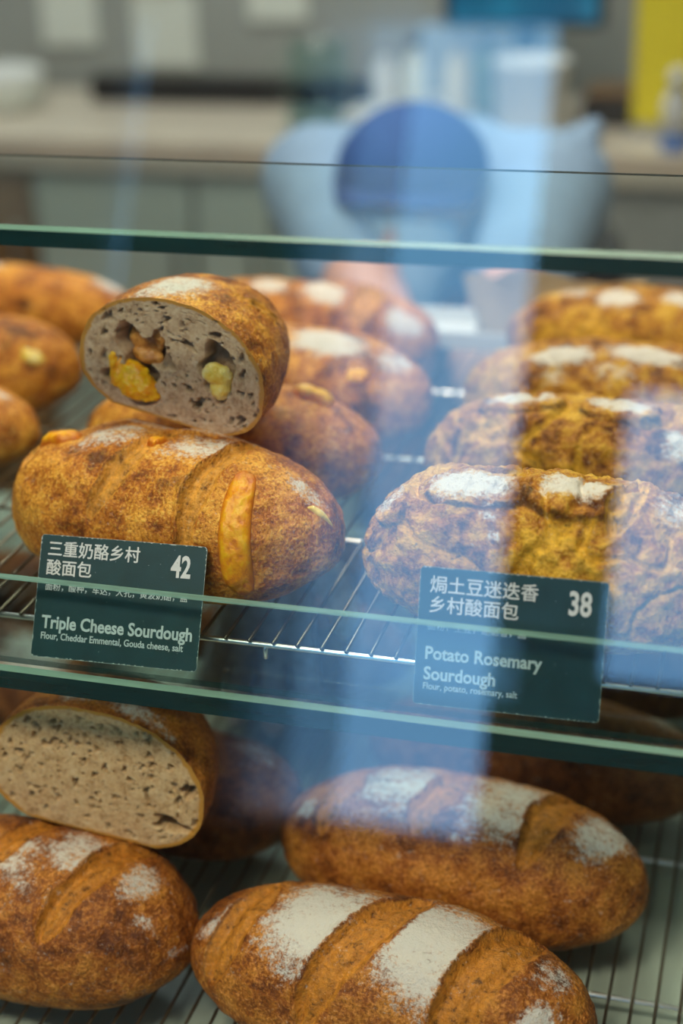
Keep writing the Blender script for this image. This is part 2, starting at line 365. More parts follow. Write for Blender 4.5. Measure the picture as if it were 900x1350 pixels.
# slanted front pane, leaning back 15 degrees
tl = math.tan(math.radians(15))
def py(z): return 0.44 + (z - (CZ - 0.80)) * tl
zb_, zt_ = DZ, CZ + 0.06
prism_x('front_pane', [(py(zb_) - .0, zb_), (py(zb_) + .006, zb_), (py(zt_) + .006, zt_), (py(zt_), zt_)], X0, X1, [M['pane'], M['edge_dark'], M['edge_highlight']], [1, 0, 1, 0], case)
# end panels, posts and brackets
for x in (X0, X1 - 0.008):
    bm = bmesh.new()
    pts = [(py(zb_) + .01, zb_), (1.40, zb_), (1.40, CZ + .02), (py(CZ + .02) + .01, CZ + .02)]
    a = [bm.verts.new((x, y, z)) for y, z in pts]; b = [bm.verts.new((x + .008, y, z)) for y, z in pts]
    bm.faces.new(a[::-1]); bm.faces.new(b)
    for i in range(4): bm.faces.new((a[i], a[(i + 1) % 4], b[(i + 1) % 4], b[i]))
    bmesh.ops.recalc_face_normals(bm, faces=bm.faces)
    link('end_panel', bm_to('end_panel', bm), M['sheet'], case, False)
for x in (X0 + .012, X1 - .032): box('post', x, x + .02, 1.395, 1.42, DZ, CZ + .03, M['steel'], case, .002)
for x in (X0 + .01, X1 - .03):
    box('bracket', x, x + .012, 0.72, 1.40, GZ - .034, GZ - .0135, M['steel'], case, .001)
    box('bracket', x, x + .012, 0.75, 1.40, CZ - .223, CZ - .207, M['steel'], case, .001)

def rack(label, ztop, y0, y1, xa, xb, rods_y, floorz, xoff):
    t = thing('cooling_rack', label, 'wire rack', (0, 0, floorz), group=None)
    base = None; sp = 0.0145; x = xoff
    while x < xb:
        if x > xa:
            if base is None:
                base = rod('wire', (0, y0, 0), (0, y1, 0), 0.0011, M['wire'], t); o = base
            else: o = base.copy(); COL.objects.link(o)
            o.parent = t; o.location = (x, 0, ztop - 0.0011 - floorz)
        x += sp
    b2 = None
    for y in rods_y:
        if b2 is None:
            b2 = rod('cross_rod', (xa, 0, 0), (xb, 0, 0), 0.0017, M['chrome'], t, 10); o = b2
        else: o = b2.copy(); COL.objects.link(o)
        o.parent = t; o.location = (0, y, ztop - 0.0022 - 0.0017 - floorz)
    for xx in (xa + .02, -.27, xb - .02):
        for y in (rods_y[0], rods_y[-1]): rod('foot', (xx, y, 0), (xx, y, ztop - 0.003 - floorz), 0.0016, M['chrome'], t)
    return t
# wire x offsets: one wire passes x=-0.305 (middle) and x=-0.085 (bottom)
rack('wire cooling rack on the middle glass shelf under the labelled loaves', CZ - .4344, 0.7365, 1.345, -0.93, 0.36, [0.7393 + .1445 * i for i in range(5)], GZ, -0.3225 - 0.0145 * 41)
rack('wire cooling rack on the bottom deck under the lowest loaves', CZ - .6739, 0.595, 1.345, -0.93, 0.36, [0.6225 + .1445 * i for i in range(6)], DZ, -0.0953 - 0.0145 * 57)

# ------------------------------------------------------------------ loaves
RNG = random.Random(5)
def surf(L, W, H, s, ph):
    a = L / 2; b = W / 2; ht = .6 * H; hb = .47 * H
    p = np.clip(1 - np.abs(s) ** 2.5, 0, 1) ** .5
    c = np.cos(ph); sn = np.sin(ph)
    y = b * p * np.sign(c) * np.abs(c) ** .92
    zt = ht * p ** .9 * np.abs(sn) ** .95; zb = -hb * p * np.abs(sn) ** .8
    z = np.where(sn >= 0, zt, zb); z = np.maximum(z, -.85 * hb) + .85 * hb
    return np.stack([a * s + 0 * y, y, z + 0 * s], -1)
def fbm(P, sc, seed, oct_=4):
    return np.array([noise.fractal((p[0] * sc + seed, p[1] * sc + seed * .37, p[2] * sc - seed), 0.8, 2.1, oct_) for p in P])
def sstep(x, a, b):
    t = np.clip((x - a) / (b - a), 0, 1); return t * t * (3 - 2 * t)

class Loaf:
    def __init__(s, dims, seed, slashes=(), flour=(), char=(), crag=0.0, lump=0.0025, half=False, nu=150, nv=110, plates=()):
        s.dims = dims; s.seed = seed; s.slashes = slashes; s.flour = flour; s.charb = char; s.crag = crag; s.lump = lump; s.half = half; s.nu = nu; s.nv = nv; s.plates = plates
    def eval(s, S_, PH, masks=True):
        """S_, PH flat arrays -> displaced positions and masks"""
        L, W, H = s.dims
        P = surf(L, W, H, S_, PH)
        d = 1e-3
        sa = np.clip(S_, -0.998, 0.998)
        du = surf(L, W, H, sa + d, PH) - surf(L, W, H, sa - d, PH); dv = surf(L, W, H, sa, PH + .01) - surf(L, W, H, sa, PH - .01)
        n = np.cross(dv, du); ln = np.linalg.norm(n, axis=-1, keepdims=True); C = np.array([0, 0, .4 * H])
        alt = (P - C) * np.array([1 / L, 1 / W, 1 / H]); alt /= np.linalg.norm(alt, axis=-1, keepdims=True) + 1e-9
        n = np.where(ln > 1e-9, n / (ln + 1e-12), alt)
        sg = np.sign((n * (P - C)).sum(-1, keepdims=True)); n = n * np.where(sg == 0, 1, sg)
        n = np.where((np.abs(S_) > .985)[:, None], alt, n)
        x = S_ * L / 2; t = PH - PI / 2; t = np.where(t > PI, t - 2 * PI, t) * W / 2
        low = np.clip(P[:, 2] / (0.25 * H), 0, 1)
        disp = s.lump * fbm(P, 22, s.seed, 2) + 0.0007 * fbm(P, 120, s.seed + 3, 3) * (1 + 2 * s.crag)
        if s.crag:
            r = np.abs(fbm(P, 20, s.seed + 9, 2)); disp = disp - s.crag * 0.0035 * (1 - sstep(r, 0.01, 0.10)) * low + s.crag * .0011 * fbm(P, 70, s.seed + 11, 3) * low
        slash = np.zeros(len(P)); char = np.zeros(len(P)); fl = np.zeros(len(P))
        if s.crag: slash = .55 * (1 - sstep(r, 0.02, 0.14)) * low + .30 * sstep(t, .02, .05)
        wob = 0.0035 * fbm(P, 45, s.seed + 5, 2)
        for (fx, ft, rx, rt, ang, st) in s.flour:
            ca, sa_ = math.cos(ang), math.sin(ang); dx = x - fx; dt = t - ft
            u = (dx * ca + dt * sa_) / rx; v = (-dx * sa_ + dt * ca) / rt
            q = (np.abs(u) ** 3 + np.abs(v) ** 3) ** (1 / 3.0)
            fl = np.maximum(fl, st * (1 - sstep(q, .35, 1.4)))
        for (fx, ft, rx, rt, h) in s.plates:        # raised flour capped plates with a curled rim
            u = (x - fx) / rx; v = (t - ft) / rt; q = (np.abs(u) ** 3 + np.abs(v) ** 3) ** (1 / 3.0) + wob * 30
            disp = disp + h * (1 - sstep(q, .85, 1.05)) * (0.4 + .6 * sstep(v, -1, 1))
            char = np.maximum(char, np.exp(-((q - .98) / .10) ** 2) * sstep(v, -.2, .5))
            fl = fl * (1 - .9 * np.exp(-((q - 1.02) / .09) ** 2))
            slash = slash * sstep(q, .8, 1.05)
        for (x0, t0, x1, t1, hw, dep) in s.slashes:
            ax, at = x1 - x0, t1 - t0; ll = math.hypot(ax, at); ax /= ll; at /= ll
            al = ((x - x0) * ax + (t - t0) * at) / ll; pe = (x - x0) * at - (t - t0) * ax + wob
            pe = pe + .25 * hw * np.sin(al * 3.0)
            wd = hw * np.clip(1 - np.abs(2 * al - 1) ** 2.6, 0.0, 1) ** .55 + 1e-5
            ins = (al > 0) & (al < 1); q = pe / wd
            prof = np.where(ins, 1 - sstep(np.abs(q), .55, 1.02), 0)
            bul = np.where(ins, np.exp(-(q - .15) ** 2 / .18), 0)
            ear = np.where(ins, np.exp(-((q + 1.12) / .20) ** 2), 0) * np.clip(wd / hw, 0, 1)
            disp = disp - dep * prof + dep * .55 * bul + dep * .55 * ear
            slash = np.maximum(slash, np.where(ins, 1 - sstep(np.abs(q), .8, 1.1), 0))
            char = np.maximum(char, .75 * np.where(ins, np.exp(-((q + 1.0) / .13) ** 2), 0) * np.clip(wd / hw, 0, 1))
            fl = fl * np.where(ins, sstep(np.abs(q), .95, 1.25), 1)
        for (fx, ft, rx, rt, st) in s.charb:
            q = np.hypot((x - fx) / rx, (t - ft) / rt); char = np.maximum(char, st * (1 - sstep(q, .3, 1.1)))
        P2 = P + n * disp[:, None] * low[:, None] ** .5
        P2[:, 2] = np.maximum(P2[:, 2], 0.0)
        return P2, n, slash, fl * low, char
    def grid(s):
        th0 = PI / 2 if s.half else 0
        sv = -np.cos(np.linspace(th0, PI, s.nu)); pv = np.linspace(0, 2 * PI, s.nv, endpoint=False)
        SS, PP = np.meshgrid(sv, pv, indexing='ij'); return SS.ravel(), PP.ravel()
    def mesh(s, name):
        SS, PP = s.grid(); P, n, sl, fl, ch = s.eval(SS, PP)
        nu, nv = s.nu, s.nv
        i = np.arange(nu - 1)[:, None]; j = np.arange(nv)[None, :]; j2 = (j + 1) % nv
        F_ = np.stack([i * nv + j, i * nv + j2, (i + 1) * nv + j2, (i + 1) * nv + j], -1).reshape(-1, 4)
        me = bpy.data.meshes.new(name)
        me.vertices.add(len(P)); me.vertices.foreach_set('co', P.astype('f4').ravel())
        me.loops.add(F_.size); me.loops.foreach_set('vertex_index', F_.astype('i4').ravel())
        me.polygons.add(len(F_)); me.polygons.foreach_set('loop_start', np.arange(0, F_.size, 4, dtype='i4'))
        me.update(calc_edges=True); me.validate()
        for nm, a in (('slash', sl), ('flour', fl), ('char', ch)):
            at = me.attributes.new(nm, 'FLOAT', 'POINT'); at.data.foreach_set('value', a.astype('f4'))
        s.rim = P[:nv].copy()
        bm = bmesh.new(); bm.from_mesh(me)
        bmesh.ops.remove_doubles(bm, verts=[v for v in bm.verts if abs(v.co.x) > s.dims[0] * .4999 - .006], dist=2e-5)
        bmesh.ops.recalc_face_normals(bm, faces=bm.faces); bm.to_mesh(me); bm.free()
        if s.half:   # an open shell: make sure its normals look outwards
            f0 = me.polygons[len(me.polygons) // 2]; c = Vector(f0.center) - Vector((s.dims[0] * .2, 0, s.dims[2] * .4))
            if f0.normal.dot(c) < 0: me.flip_normals()
        return me
    def patch(s, name, cx, ct, rx, rt, h, mat, parent, ang=0.0, wob=.18, n=20, label=None, poly=None):
        """a lump of melted cheese lying on the crust"""
        rings, seg = n, 3 * n; V = []; E = []; rs = random.Random(int(cx * 9999) + s.seed)
        ph1, ph2 = rs.random() * 6, rs.random() * 6
        L, W, H = s.dims; ss = []; pp = []; hh = []
        for r in range(rings + 1):
            q = r / rings
            for k in range(seg):
                a = 2 * PI * k / seg; w_ = 1 + wob * (.6 * math.sin(2 * a + ph1) + .4 * math.sin(5 * a + ph2))
                ca, sa = math.cos(a), math.sin(a)
                e = (abs(ca) ** 2.6 + abs(sa) ** 2.6) ** (-1 / 2.6)
                dx, dt = ca * e * rx * q * w_, sa * e * rt * q * w_
                xx = cx + dx * math.cos(ang) - dt * math.sin(ang); tt = ct + dx * math.sin(ang) + dt * math.cos(ang)
                ss.append(min(.99, max(-.99, xx / (L / 2)))); pp.append(tt / (W / 2) + PI / 2); hh.append(q)
        P, nn, *_ = s.eval(np.array(ss), np.array(pp)); hh = np.array(hh)
        lift = h * (1 - hh ** 4.5) * (1 + .16 * fbm(P, 130, s.seed + 2, 2)) - .0006 * (hh >= .999) + .0003
        V = P + nn * lift[:, None]
        F_ = [(r * seg + k, r * seg + (k + 1) % seg, (r + 1) * seg + (k + 1) % seg, (r + 1) * seg + k) for r in range(rings) for k in range(seg)]
        me = from_np(name, V, F_); at = me.attributes.new('edge', 'FLOAT', 'POINT'); at.data.foreach_set('value', hh.astype('f4'))
        bm = bmesh.new(); bm.from_mesh(me); bmesh.ops.remove_doubles(bm, verts=bm.verts, dist=1e-6); bmesh.ops.recalc_face_normals(bm, faces=bm.faces)
        bm.faces.ensure_lookup_table(); bm.to_mesh(me); bm.free()
        o = link(name, me, mat, parent)
        if label: o['label'] = label
        return o

def loaf(name, label, loc, rot, dims, seed, mat, group=None, **kw):
    t = thing(name, label, 'bread', (loc[0], loc[1], CZ + loc[2]), (0, 0, rot), group)
    l = Loaf(dims, seed, **kw); link('crust', l.mesh('crust'), M[mat], t)
    return t, l

def crumb_face(l, mat, parent, holes, ntiny, seed, rings=130):
    """cut face: pitted crumb inside the crust outline"""
    rim = l.rim; nv = len(rim); H = l.dims[2]; cen = np.array([0, 0, .42 * H]); rs = np.random.RandomState(seed)
    rim2 = rim.copy(); rim2[:, 0] = 0.0
    q = np.linspace(0, 1, rings + 1)[1:]
    P = np.concatenate([cen[None]] + [cen + (rim2 - cen) * r for r in q])
    rr = np.concatenate([[0]] + [np.full(nv, r) for r in q])
    dep = np.zeros(len(P)); hm = np.zeros(len(P)); Y = P[:, 1]; Z = P[:, 2]
    W = l.dims[1]
    tiny = []
    while len(tiny) < ntiny:
        y, z = rs.uniform(-W / 2, W / 2), rs.uniform(0, H); a = rs.uniform(0, PI); big = rs.rand() ** 5
        ra = .00045 + .0014 * big; tiny.append((y, z, ra * rs.uniform(1, 2.0), ra, a, .0009 + .0032 * big))
    for (y, z, ry, rz, a, d) in list(holes) + tiny:
        sel = (np.abs(Y - y) < 2.2 * max(ry, rz)) & (np.abs(Z - z) < 2.2 * max(ry, rz))
        dy = Y[sel] - y; dz = Z[sel] - z; ca, sa = math.cos(a), math.sin(a)
        u = (dy * ca + dz * sa) / ry; v = (-dy * sa + dz * ca) / rz
        ang = np.arctan2(v, u); wv = 1 + .22 * np.sin(3 * ang + y * 900) + .12 * np.sin(5 * ang + z * 900)
        k = 1 - sstep(np.hypot(u, v) / wv, .72, 1.08)
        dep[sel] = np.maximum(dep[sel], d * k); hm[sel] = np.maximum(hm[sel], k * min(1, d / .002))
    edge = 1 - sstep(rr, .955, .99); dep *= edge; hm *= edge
    dep += .0003 * fbm(P, 160, seed, 3) * edge
    P[:, 0] += dep
    F_ = [(0, 1 + (k + 1) % nv, 1 + k) for k in range(nv)]
    for r in range(rings - 1):
        b = 1 + r * nv
        F_ += [(b + k, b + (k + 1) % nv, b + nv + (k + 1) % nv, b + nv + k) for k in range(nv)]
    me = from_np('crumb_face', P, F_)
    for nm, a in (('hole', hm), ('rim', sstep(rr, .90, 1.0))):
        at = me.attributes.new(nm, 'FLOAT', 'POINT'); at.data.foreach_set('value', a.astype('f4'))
    bm = bmesh.new(); bm.from_mesh(me); bmesh.ops.recalc_face_normals(bm, faces=bm.faces); bm.to_mesh(me); bm.free()
    if me.polygons[0].normal.x > 0: me.flip_normals()
    return link('crumb_face', me, M[mat], parent)
def blob(name, pts, mat, parent, seed=1, label=None):
    """soft lump made of overlapping balls fused into one skin"""
    bm = bmesh.new()
    for (x, y, z, rx, ry, rz) in pts:
        r = bmesh.ops.create_icosphere(bm, subdivisions=3, radius=1)
        for v in r['verts']: v.co = Vector((x + v.co.x * rx, y + v.co.y * ry, z + v.co.z * rz))
    me = bm_to(name, bm); o = link(name, me, mat, parent)
    fuse(o, .0007, 2)
    me = o.data
    for v in me.vertices: v.co += Vector(v.normal) * .0012 * noise.fractal(v.co * 150 + Vector((seed, 0, 0)), .8, 2, 3)
    if label: o['label'] = label
    return o
def fuse(o, vox, sm=0):
    md = o.modifiers.new('r', 'REMESH'); md.mode = 'VOXEL'; md.voxel_size = vox; md.use_smooth_shade = True
    if sm: s_ = o.modifiers.new('s', 'SMOOTH'); s_.iterations = sm; s_.factor = .6
    mats = list(o.data.materials)
    par = o.parent; o.parent = None
    dg = bpy.context.evaluated_depsgraph_get(); me = bpy.data.meshes.new_from_object(o.evaluated_get(dg))
    old = o.data; o.modifiers.clear(); o.data = me; me.name = old.name + '_fused'; o.parent = par
    me.materials.clear()
    for m_ in mats: me.materials.append(m_)
    me.polygons.foreach_set('use_smooth', [True] * len(me.polygons)); bpy.data.meshes.remove(old)

GC = 'cheese sourdough loaves on the middle shelf'
t, l = loaf('cheese_sourdough_loaf', 'whole golden loaf with a long orange cheese strip, behind the card priced 42', (-.3507, .808, -.4344), -.15, (.2243, .1116, .093), 11, 'cheese_crust', GC,
    nu=300, nv=230, lump=.003,
    slashes=[(.006, -.012, -.026, .072, .0075, .0040), (.052, -.018, .036, .088, .0075, .0042), (-.075, -.02, -.095, .035, .005, .002)],
    flour=[(-.034, .008, .024, .012, -.3, .85), (.031, .006, .024, .016, -.2, .85), (.012, .016, .008, .007, 0, .7), (.094, .004, .011, .012, 0, .75), (.0, -.02, .06, .01, 0, .6)],
    char=[(-.0313, .030, .012, .008, .75), (.0198, .042, .010, .009, .6), (.030, .038, .012, .008, .55), (-.068, .055, .012, .012, .4), (.0, .085, .02, .012, .35)])
l.patch('cheese_strip', .0675, .066, .0088, .0515, .0026, M['orange_cheese'], t, ang=-.08, wob=.05, n=34, label='long strip of baked orange cheese')
l.patch('cheese_lump', -.0735, .006, .0145, .0085, .005, M['orange_cheese'], t, ang=.1, label='orange cheese lump at the left end')
l.patch('cheese_lump', -.0015, .0085, .0058, .0048, .004, M['orange_cheese'], t, label='small round orange cheese lump in the slash')
l.patch('cheese_lump', .104, .018, .0040, .0062, .0015, M['pale_cheese'], t, ang=.5, label='pale cheese piece near the right end')

# the half loaf lying on it
t = thing('cheese_sourdough_half_loaf', 'cut half loaf with yellow cheese in its holes, lying on the middle shelf loaves', 'bread', (-.3598, .8290, CZ - .3400), (0, 0, 0), GC)
def tilt(t, rot, rx, ry): t.rotation_mode = 'QUATERNION'; t.rotation_quaternion = (Matrix.Rotation(rot, 3, 'Z') @ Matrix.Rotation(ry, 3, 'Y') @ Matrix.Rotation(rx, 3, 'X')).to_quaternion()
tilt(t, 1.4907, .2108, -.0505)
l = Loaf((.2141, .1236, .0782), 23, half=True, nu=170, nv=260, lump=.0012, slashes=[(.040, .014, .062, .058, .006, .0025)],
    flour=[(.028, -.012, .024, .020, .1, 1.0), (.012, -.022, .014, .012, .1, .8)], char=[(.028, .016, .012, .008, .6), (.05, .03, .012, .012, .5), (.004, .0, .003, .02, .35)])
link('crust', l.mesh('crust'), M['cheese_crust'], t)
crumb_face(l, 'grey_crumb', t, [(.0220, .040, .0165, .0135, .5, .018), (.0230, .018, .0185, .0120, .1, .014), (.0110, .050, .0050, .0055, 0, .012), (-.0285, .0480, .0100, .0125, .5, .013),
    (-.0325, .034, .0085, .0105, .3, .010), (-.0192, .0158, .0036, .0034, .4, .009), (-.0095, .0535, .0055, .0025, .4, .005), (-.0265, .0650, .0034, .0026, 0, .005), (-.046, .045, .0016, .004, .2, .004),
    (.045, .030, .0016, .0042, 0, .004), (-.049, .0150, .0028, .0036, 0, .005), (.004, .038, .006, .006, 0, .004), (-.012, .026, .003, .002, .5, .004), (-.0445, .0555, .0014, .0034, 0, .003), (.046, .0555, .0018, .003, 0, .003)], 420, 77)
blob('melted_cheese', [(.003, .0320, .0185, .007, .0090, .0085), (.002, .0210, .0155, .008, .0145, .0095), (.003, .0385, .0290, .005, .0035, .0085), (.004, .0270, .024, .006, .0110, .006), (.002, .0110, .0135, .005, .0060, .004), (.004, .033, .025, .005, .007, .006)], M['yellow_cheese'], t, 3, 'bright yellow melted cheese in the left hole')
blob('cheese_skin', [(.012, .0220, .0440, .005, .0120, .0100), (.010, .0120, .0500, .004, .0055, .0070), (.010, .0200, .0340, .005, .0100, .0060)], M['gratin'], t, 5, 'browned translucent cheese skin lining the left hole')
blob('melted_cheese', [(.003, -.0290, .0390, .006, .0095, .0070), (.003, -.0325, .0310, .006, .0070, .0085), (.004, -.0330, .0370, .005, .0070, .0070)], M['pale_cheese'], t, 7, 'pale yellow melted cheese in the right hole')

t, l = loaf('cheese_sourdough_loaf', 'round ended loaf with one yellow cheese lump, directly right of the upper half loaf', (-.3604, .9393, -.4344), 0, (.215, .0931, .0776), 31, 'cheese_crust', GC, nu=150, nv=110, char=[(.05, .03, .02, .02, .4)], slashes=[(.02, -.02, .0, .05, .008, .003)])
l.patch('cheese_lump', .0605, -.002, .0135, .0070, .0065, M['yellow_cheese'], t, label='yellow cheese lump')
t, l = loaf('cheese_sourdough_loaf', 'loaf with wide flour patch and small cheese dot, second behind the upper half loaf', (-.3497, 1.047, -.4344), 0, (.2159, .1011, .0842), 37, 'cheese_crust', GC, nu=120, nv=90,
    flour=[(.033, .012, .030, .018, 0, 1.3), (.083, .015, .012, .018, 0, .9), (-.03, .0, .03, .02, 0, .8)])
l.patch('cheese_lump', .0608, .0437, .0080, .0070, .0035, M['yellow_cheese'], t, label='small yellow cheese dot')
loaf('cheese_sourdough_loaf', 'flour streaked loaf farthest back in the centre, against the brown apron', (-.3934, 1.2003, -.4344), 0, (.2414, .0906, .0755), 41, 'cheese_crust', GC, nu=110, nv=80,
    flour=[(.030, .015, .020, .014, .4, 1.3), (.098, .035, .016, .020, 0, 1.2), (-.02, .01, .02, .012, 0, 1.1)], slashes=[(.075, -.02, .06, .05, .012, .004)])
GL = 'left column cheese loaves cut by the picture edge'
loaf('cheese_sourdough_loaf', 'brown loaf end at the left picture edge, lowest of the left column', (-.6233, .9378, -.4344), .1, (.2278, .0802, .0668), 43, 'cheese_crust', GL, nu=110, nv=80, flour=[(.085, .0, .012, .01, 0, .7)])
t, l = loaf('cheese_sourdough_loaf', 'golden loaf with a pale cheese spot at the left edge, middle of the left column', (-.6451, 1.0512, -.4344), .1, (.2317, .0968, .0806), 47, 'cheese_crust', GL, nu=110, nv=80, char=[(.075, .02, .02, .01, .8)])
l.patch('cheese_spot', .0879, .044, .0085, .0080, .002, M['pale_cheese'], t, label='pale melted cheese spot')
loaf('cheese_sourdough_loaf', 'darker loaf with floury right end at the upper left, farthest of the left column', (-.6837, 1.222, -.4344), 0, (.2612, .0790, .0700), 53, 'cheese_crust', GL, nu=110, nv=80,
    flour=[(.108, -.006, .016, .016, 0, 1.0), (-.01, .0, .02, .015, 0, .9)], char=[(.043, .045, .012, .008, 1.0)])

GP = 'potato rosemary sourdough loaves in the right column'
loaf('potato_sourdough_loaf', 'craggy golden loaf with two flour capped plates, behind the card priced 38', (-.1188, .7960, -.4344), -.05, (.2153, .1097, .0914), 61, 'potato_crust', GP, nu=300, nv=230, crag=1.0, lump=.004,
    plates=[(-.036, .014, .031, .017, .0035), (.022, .014, .029, .019, .0045), (-.084, .025, .010, .020, .006)],
    flour=[(-.040, .014, .027, .013, 0, 1.25), (-.026, .032, .006, .008, 0, .8), (.020, .010, .026, .013, 0, 1.2), (-.086, .020, .007, .018, .2, .9), (.08, .0, .02, .02, 0, .8), (-.02, .048, .005, .004, 0, .7)],
    char=[(-.03, -.008, .02, .005, .8), (-.02, .06, .01, .008, .3), (-.055, .05, .012, .006, .35)], slashes=[(.052, -.01, .045, .04, .008, .004)])
loaf('potato_sourdough_loaf', 'yellow crumbed craggy loaf with flat floury top, second in the right column', (-.1131, .9563, -.4344), 0, (.2246, .0926, .0800), 67, 'potato_crust', GP, nu=170, nv=130, crag=1.0,
    plates=[(-.045, .006, .030, .013, .003), (.018, .010, .026, .013, .004)],
    flour=[(-.045, .004, .026, .010, 0, 1.2), (.018, .008, .022, .010, 0, 1.2), (.060, .034, .012, .014, 0, 1.1)], char=[(.04, .022, .012, .006, .9), (-.085, .02, .005, .004, 1.0)])
loaf('potato_sourdough_loaf', 'loaf with a broad bright flour band, third in the right column', (-.1119, 1.0744, -.4344), 0, (.2243, .0906, .0810), 71, 'potato_crust', GP, nu=120, nv=90, crag=.7,
    flour=[(-.038, .020, .024, .010, -.1, 1.4), (.022, .014, .030, .010, .1, 1.4), (-.04, .036, .01, .012, 0, .7), (.0, .034, .02, .008, 0, .6)])
loaf('potato_sourdough_loaf', 'orange brown loaf with two white flour spots, farthest in the right column', (-.1051, 1.2198, -.4344), 0, (.2252, .0872, .0780), 73, 'potato_crust', GP, nu=120, nv=90, crag=.4,
    flour=[(-.022, .014, .018, .012, 0, 1.4), (.030, .012, .018, .010, 0, 1.3), (-.06, .0, .02, .01, 0, .8)])

GB = 'country sourdough loaves on the bottom rack'
loaf('country_sourdough_loaf', 'front loaf with three slashes and thick white flour, lowest centre', (-.1910, .7010, -.6739), -.08, (.2510, .1040, .0870), 81, 'brown_crust', GB, nu=320, nv=230, lump=.002,
    slashes=[(-.074, -.022, -.099, .078, .0105, .0040), (.019, -.028, -.036, .080, .0125, .0045), (.088, -.034, .046, .080, .0150, .0050)],
    flour=[(-.098, .020, .012, .026, .5, .9), (-.034, .014, .036, .036, .35, 1.25), (.034, .014, .036, .040, .35, 1.25), (-.050, .045, .012, .012, 0, .6), (.096, .048, .010, .020, .4, 1.1), (.10, .0, .012, .02, 0, .6)])
loaf('country_sourdough_loaf', 'large dusted brown loaf with three faint slashes, right behind the front loaf', (-.1732, .8263, -.6739), -.05, (.2478, .1109, .0924), 83, 'brown_crust', GB, nu=280, nv=200, lump=.002,
    slashes=[(-.070, -.02, -.084, .052, .008, .0028), (-.002, -.025, -.020, .040, .011, .0035), (.073, -.035, .050, .050, .011, .0035)],
    flour=[(-.036, .000, .032, .028, .2, .90), (.034, .002, .034, .034, .2, .90), (.093, .002, .016, .034, .3, .95), (-.100, .026, .008, .012, .2, .9), (.005, .036, .004, .003, 0, .9), (.014, .036, .003, .002, 0, .9)])
loaf('country_sourdough_loaf', 'round golden loaf with one wide open slash at the lower left, under the cut half', (-.4200, .7079, -.6739), -.03, (.2110, .1177, .0955), 87, 'brown_crust', GB, nu=280, nv=220, lump=.002,
    slashes=[(.072, -.042, .030, .068, .0095, .0045), (.006, -.03, -.018, .030, .008, .0035)],
    flour=[(.034, .000, .022, .020, .2, .9), (-.006, .012, .022, .020, .2, .75), (.036, .034, .009, .012, .2, .9), (.076, .006, .010, .020, .3, .85), (.084, .040, .006, .008, 0, .6), (.01, .03, .01, .01, 0, .5), (.102, .07, .004, .012, 0, .6)])
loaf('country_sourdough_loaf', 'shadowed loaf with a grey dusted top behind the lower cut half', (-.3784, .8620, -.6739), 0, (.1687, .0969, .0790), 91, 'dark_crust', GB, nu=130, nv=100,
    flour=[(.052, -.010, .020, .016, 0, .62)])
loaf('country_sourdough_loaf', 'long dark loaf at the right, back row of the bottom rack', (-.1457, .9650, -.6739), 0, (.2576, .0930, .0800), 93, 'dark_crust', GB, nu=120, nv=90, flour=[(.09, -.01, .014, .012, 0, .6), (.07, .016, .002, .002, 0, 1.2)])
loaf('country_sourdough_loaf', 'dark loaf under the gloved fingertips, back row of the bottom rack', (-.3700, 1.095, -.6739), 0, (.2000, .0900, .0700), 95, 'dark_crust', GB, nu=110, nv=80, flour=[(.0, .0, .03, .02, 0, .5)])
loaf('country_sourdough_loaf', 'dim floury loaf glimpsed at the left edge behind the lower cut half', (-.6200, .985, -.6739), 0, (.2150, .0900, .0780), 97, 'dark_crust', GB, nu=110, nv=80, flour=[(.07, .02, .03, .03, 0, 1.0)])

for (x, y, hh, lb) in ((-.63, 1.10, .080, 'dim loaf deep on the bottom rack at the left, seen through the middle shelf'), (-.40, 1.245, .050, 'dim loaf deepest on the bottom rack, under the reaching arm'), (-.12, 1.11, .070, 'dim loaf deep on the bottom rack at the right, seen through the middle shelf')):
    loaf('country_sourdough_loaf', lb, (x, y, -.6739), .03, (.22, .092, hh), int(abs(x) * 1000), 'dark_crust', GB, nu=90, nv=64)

t = thing('country_sourdough_half_loaf', 'cut half loaf showing tan crumb with a dark hole low right, lower left', 'bread', (-.3893, .7290, CZ - .5820), (0, 0, 0), GB)
tilt(t, 1.6105, .1469, .0358)
l = Loaf((.1909, .1429, .0886), 101, half=True, nu=170, nv=280, lump=.0012, flour=[(.020, -.018, .014, .013, 0, .85), (.013, .018, .010, .020, .2, .9), (.008, .040, .006, .012, .2, .7)], char=[(.04, .03, .03, .03, .35)])
link('crust', l.mesh('crust'), M['brown_crust'], t)
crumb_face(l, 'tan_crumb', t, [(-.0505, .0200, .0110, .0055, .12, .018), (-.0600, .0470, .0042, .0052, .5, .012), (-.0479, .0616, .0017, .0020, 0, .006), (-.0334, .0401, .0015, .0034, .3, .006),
    (.0336, .0566, .0034, .0020, 0, .004), (-.0125, .0694, .0015, .0022, 0, .005), (.0509, .0462, .0030, .0022, .2, .004), (-.0038, .0190, .0016, .0012, 0, .006), (.0129, .0623, .0020, .0018, 0, .004), (.05, .033, .0028, .002, .3, .003)], 700, 55)

